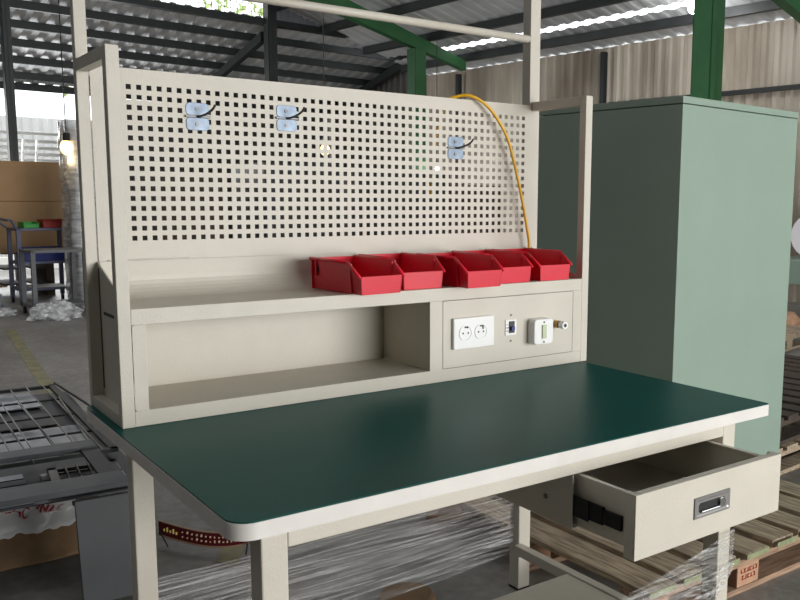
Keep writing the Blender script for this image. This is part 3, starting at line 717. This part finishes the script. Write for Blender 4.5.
# pegboard: 52 x 16 square holes
px0, px1, pz0, pz1 = XL+.001, XR-.0015, .30, .8643
nx, nz, pitch, hole = 52, 16, .0258, .0128
sx = .1405-hole/2; sz = .8185-hole/2
xs = [px0]; 
for k in range(nx): xs += [sx+k*pitch, sx+k*pitch+hole]
xs.append(px1)
zs = [pz1]
for k in range(nz): zs += [sz+hole-k*pitch*.997, sz-k*pitch*.997]
zs.append(pz0)
m = MB(); V_ = [[m.bm.verts.new((x, SB, z)) for z in zs] for x in xs]
for i in range(len(xs)-1):
    for j in range(len(zs)-1):
        if i % 2 == 1 and j % 2 == 1: continue
        m.bm.faces.new((V_[i][j], V_[i+1][j], V_[i+1][j+1], V_[i][j+1]))
pb = obj('pegboard', m, 'paint', bench); md = pb.modifiers.new('thickness', 'SOLIDIFY'); md.thickness = .0022; md.offset = 0
m = MB(); m.box(px0, px1, SB+.0015, SB+.016, .862, .8643); obj('top_flange', m, 'paint', pb)
# lamp rail between the uprights
m = MB(); m.tube([(A+Wp, SB+.015, 1.088), (XR, SB+.015, 1.09)], .0125, 20); obj('lamp_rail', m, 'paint', bench, smooth=True)
# weld beads
m = MB(); rnd = random.Random(3)
def bead(p0, p1, n=10, rr=.0018):
    P0, P1 = Vector(p0), Vector(p1)
    pts = [P0.lerp(P1, k/n)+Vector((rnd.uniform(-.001, .001), 0, rnd.uniform(-.001, .001))) for k in range(n+1)]
    m.tube(pts, rr, 6)
bead((XL+.0015, SF+.0006, .042), (XL+.0015, SF+.0006, .24), 14, .0011)
bead((XL+.004, SF+.0002, .0385), (.082, SF+.0002, .0385)); bead((XL+.004, SF+.0002, .2435), (.082, SF+.0002, .2435))
bead((XL+.02, SB-.001, .378), (XL+.23, SB-.001, .3785), 16, .0014)
obj('weld_bead', m, 'weld', bench, smooth=True)

# double socket
Y0 = SF-.0015
m = MB(); m.prism(rounded(.961, 1.114, .0945, .189, .004, 4), Y0, Y0-.011, 'y'); so = obj('power_socket', m, 'white', cp, bevel=.003)
for cx in (1.004, 1.062):
    def cyl(name, x, z, r0, r1, ya, yb, mt, par, n=28):
        mm = MB(); mm.tube([(x, ya, z), (x, yb, z)], [r0, r1], n); return obj(name, mm, mt, par)
    mm = MB(); n = 32
    rg = [[mm.bm.verts.new((cx+rr*math.cos(2*PI*k/n), yy, .1425+rr*math.sin(2*PI*k/n))) for k in range(n)] for rr, yy in ((.0235, Y0-.0112), (.0235, Y0-.013), (.021, Y0-.013), (.020, Y0-.0115))]
    for a in range(3):
        for k in range(n): mm.bm.faces.new((rg[a][k], rg[a][(k+1) % n], rg[a+1][(k+1) % n], rg[a+1][k]))
    mm.bm.faces.new(rg[3]); sk = obj('socket_well', mm, 'white', so)
    for dx, dz, rr in ((-.0095, 0, .0028), (.0095, 0, .0028)):
        cyl('pin_hole', cx+dx, .1425+dz, rr, rr, Y0-.0114, Y0-.0122, 'black', sk, 12)
    mm = MB(); mm.box(cx-.004, cx+.009, Y0-.0135, Y0-.0114, .1585, .1625); mm.box(cx+.005, cx+.009, Y0-.0135, Y0-.0114, .150 if cx > 1.05 else .157, .1625); obj('earth_clip', mm, 'black', sk)
# breaker
m = MB(); m.box(1.165, 1.209, Y0-.003, Y0, .119, .168); br = obj('circuit_breaker', m, 'white', cp, bevel=.0006)
m = MB(); m.box(1.178, 1.200, Y0-.005, Y0-.003, .126, .163); obj('breaker_body', m, 'black', br, bevel=.0006)
m = MB(); m.box(1.183, 1.196, Y0-.012, Y0-.005, .134, .147); obj('toggle', m, 'blue', br, bevel=.001)
m = MB(); m.box(1.166, 1.177, Y0-.0036, Y0-.003, .142, .1445); m.box(1.167, 1.176, Y0-.0036, Y0-.003, .132, .134); m.box(1.167, 1.176, Y0-.0036, Y0-.003, .152, .1535); obj('breaker_print', m, 'blue', br)
for z in (.182, .101):
    m = MB(); m.tube([(1.188, Y0, z), (1.188, Y0-.002, z)], .0035, 12); obj('screw', m, 'screw', cp)
# light switch box
m = MB(); m.prism(rounded(1.257, 1.337, .084, .165, .012, 6), Y0, Y0-.034, 'y'); sw = obj('switch_box', m, 'white', cp, bevel=.003, smooth=False)
m = MB(); m.box(1.288, 1.306, Y0-.0385, Y0-.034, .103, .147); obj('rocker', m, 'rocker', sw, bevel=.0015)
for z in (.092, .155):
    m = MB(); m.tube([(1.297, Y0-.034, z), (1.297, Y0-.036, z)], .003, 12); obj('screw', m, 'screw', sw)
# air fitting
m = MB(); m.tube([(1.377, Y0, .139), (1.377, Y0-.018, .139)], .0135, 6); af = obj('air_fitting', m, 'brass', cp, bevel=.001)
m = MB(); m.tube([(1.377, Y0-.018, .139), (1.377, Y0-.026, .139)], .008, 16); obj('fitting_neck', m, 'steel', af)
m = MB(); m.tube([(1.377, Y0-.026, .139), (1.377, Y0-.046, .139)], .0125, 20); nz_ = obj('release_ring', m, 'white', af, bevel=.001)
m = MB(); m.tube([(1.377, Y0-.0461, .139), (1.377, Y0-.047, .139)], .006, 14); obj('bore', m, 'black', nz_)

# ------------------------------------------------------------ red bins
def make_bin():
    t = thing('storage_bin', '', 'bin', (0, 0, 0), 0, 'red storage bins in a row on the bench rack')
    w_, L_, h_, lip = .145, .268, .088, .050     # front at y = 0, back at y = L_
    th = .0022
    side = [(0.004, 0), (L_-.006, 0), (L_, h_), (.062, h_), (.0, lip)]
    for s in (-1, 1):
        # walls lean out slightly towards the top
        m = MB(); pts = side
        xa = s*(w_/2-.008); xb = s*w_/2
        A_ = []; B_ = []
        for (y, z) in pts:
            x = xa+(xb-xa)*z/h_
            A_.append(m.bm.verts.new((x, y, z))); B_.append(m.bm.verts.new((x-s*th, y, z)))
        n = len(pts); m.bm.faces.new(A_); m.bm.faces.new(B_[::-1])
        for i in range(n): m.bm.faces.new((A_[i], B_[i], B_[(i+1) % n], A_[(i+1) % n]))
        sw_ = obj('side_wall', m, 'red', t, local=True)
        # rim along the top and down the slanted mouth
        m = MB(); rp = [(L_, h_), (.062, h_), (-.002, lip-.002)]
        for (p0, p1) in ((rp[0], rp[1]), (rp[1], rp[2])):
            P0 = Vector((xa+(xb-xa)*p0[1]/h_, p0[0], p0[1])); P1 = Vector((xa+(xb-xa)*p1[1]/h_, p1[0], p1[1]))
            m.tube([P0+Vector((s*.003, 0, -.001)), P1+Vector((s*.003, 0, -.001))], .0045, 8)
        obj('rim', m, 'red', sw_, local=True, smooth=True)
        # rib and grip at the back, stiffener near the mouth
        m = MB(); m.box(s*(w_/2-.003), s*(w_/2+.003), L_-.035, L_-.028, h_*.45, h_-.002); obj('rib', m, 'red', sw_, local=True)
        m = MB(); m.box(s*(w_/2-.003), s*(w_/2+.004), L_-.012, L_-.004, h_*.45, h_-.002); obj('rib', m, 'red', sw_, local=True)
        m = MB(); m.box(s*(w_/2-.006), s*(w_/2-.0005), .050, .058, .004, h_-.006)
        obj('rib', m, 'red', sw_, local=True)
        m = MB(); m.box(s*(w_/2-.004), s*(w_/2-.0012), L_-.042, L_-.036, h_*.55, h_*.78); obj('slot', m, 'black', sw_, local=True)
    m = MB(); xb = w_/2-.008; xt = xb+.008*lip/h_
    V1 = [m.bm.verts.new(v) for v in ((-xb, .004, 0), (xb, .004, 0), (xt, 0, lip), (-xt, 0, lip), (-xb, .0065, 0), (xb, .0065, 0), (xt, .0025, lip), (-xt, .0025, lip))]
    for q in ((0, 1, 2, 3), (4, 7, 6, 5), (0, 4, 5, 1), (1, 5, 6, 2), (2, 6, 7, 3), (3, 7, 4, 0)): m.bm.faces.new([V1[i] for i in q])
    obj('front_wall', m, 'red', t, local=True, bevel=.0008)
    m = MB(); m.box(-w_/2+.001, w_/2-.001, L_-.003, L_-.0008, 0, h_); m.box(-w_/2-.003, w_/2+.003, L_-.004, L_+.004, h_-.006, h_); obj('back_wall', m, 'red', t, local=True)
    m = MB(); m.box(-xb, xb, .0045, L_-.006, 0, .0022); obj('bin_floor', m, 'red', t, local=True)
    return t
b0 = make_bin()
bl = ['leftmost red bin, overhanging the rack rail, its side in full view', 'second red bin from the left, set back from the rack rail', 'middle red bin, pulled forward over the rack rail', 'fourth red bin, between the middle one and the rightmost', 'rightmost red bin, beside the right rack post']
for i, (x, y, rz, s) in enumerate(((.699, .686, .08, 1), (.868, .736, .0, 1), (1.045, .674, .03, .96), (1.212, .733, .02, .93), (1.378, .733, -.02, .93))):
    o = b0 if i == 0 else copy_tree(b0)
    o.location = (x, y, .2815); o.rotation_euler.z = rz; o.scale = (s, .93 if i != 1 and i != 3 else .9, 1); o['label'] = bl[i]

# ------------------------------------------------------------ hooks on the pegboard
def make_hook():
    t = thing('pegboard_hook', '', 'hook', (0, 0, 0), 0, 'zinc hooks on the pegboard')
    for s in (-1, 1):
        pts = rounded(-.031, .031, .003 if s > 0 else -.036, .036 if s > 0 else -.003, .010, 5)
        m = MB(); m.prism(pts, 0, -.0022, 'y'); pl = obj('mounting_plate', m, 'zinc', t, local=True, bevel=.0006)
        m = MB(); m.tube([(-.002, -.0022, s*.020), (-.002, -.0045, s*.020)], .005, 16); obj('rivet', m, 'wire', pl, local=True)
    m = MB(); m.box(-.034, .034, -.006, 0, -.003, .003); obj('centre_rib', m, 'wire', t, local=True, bevel=.001)
    m = MB(); m.tube(smooth_path([(-.002, -.006, .0), (.004, -.02, .001), (.013, -.042, .007), (.021, -.058, .017), (.026, -.064, .028)], 5), .0032, 8)
    obj('hook_wire', m, 'wire', t, local=True, smooth=True)
    return t
h0 = make_hook()
for i, (x, z, lb) in enumerate(((.316, .754, 'leftmost zinc hook, near the upper left of the pegboard'), (.573, .765, 'middle zinc hook, right of the leftmost one'), (1.167, .706, 'right zinc hook, beside the yellow cable'))):
    o = h0 if i == 0 else copy_tree(h0)
    o.location = (x, SB-.0012, z); o['label'] = lb

# yellow cable
path = [(1.10, 1.045, .55), (1.12, 1.04, .75), (1.15, 1.03, .85), (1.185, 1.01, .874), (1.225, .985, .874), (1.287, .972, .838), (1.352, .966, .757), (1.388, .966, .67), (1.425, .968, .555), (1.458, .970, .43), (1.468, .972, .38), (1.470, .972, .29)]
m = MB(); m.tube(smooth_path(path, 7), .0052, 10); o = recenter(obj('yellow_cable', m, 'yellow', smooth=True)); tag(o, 'thin yellow cable draped over the top of the pegboard', 'cable')

# ------------------------------------------------------------ stretch film round the legs
def filmf(a, b):
    x = .062+a*1.28; sag = .012*math.sin(a*PI)
    top = -.42; bot = -.69+.03*a+.05*max(0, a-.75)*4*.5
    z = top-sag*.4+(bot-top)*b
    y = .815 - .004*math.sin(a*9+b*5) + .010*noise.noise(Vector((a*2.5, b*22, 1)))
    return (x, y, z)
m = MB(); m.grid(80, 60, filmf)
o = recenter(obj('stretch_film', m, 'film', smooth=True)); tag(o, 'clear stretch film wrapped between the two rear bench legs', 'plastic film')
def filmr(a, b):
    x = 1.366-a*1.25
    top = -.318-.055*min(1, a*2.5)-.02*math.sin(a*PI); hgt = .12+.16*min(1, a*3)
    y = -.004-.012*math.sin(min(1, a*8)*PI/2)+.012*noise.noise(Vector((a*3, b*20, 4)))-.05*max(0, b-.2)*min(1, a*3)
    return (x, y, top-hgt*b)
m = MB(); m.grid(70, 40, filmr)
o = recenter(obj('stretch_film', m, 'film', smooth=True)); tag(o, 'clear stretch film sagging from the right front bench leg', 'plastic film')
crumple('plastic_film_heap', (.07, .79, -.50), .03, .03, .09, 'film2', 'small film tuft tied round the left rear bench leg', 'plastic film', 40) if 0 else None
# brown cone cap beneath the film
m = MB(); m.tube([(.93, .93, FZ), (.93, .93, FZ+.04)], [.10, .09], 28); o = recenter(obj('brown_disc', m, 'card2', bevel=.01)); tag(o, 'round brown disc on the floor under the bench', 'disc')
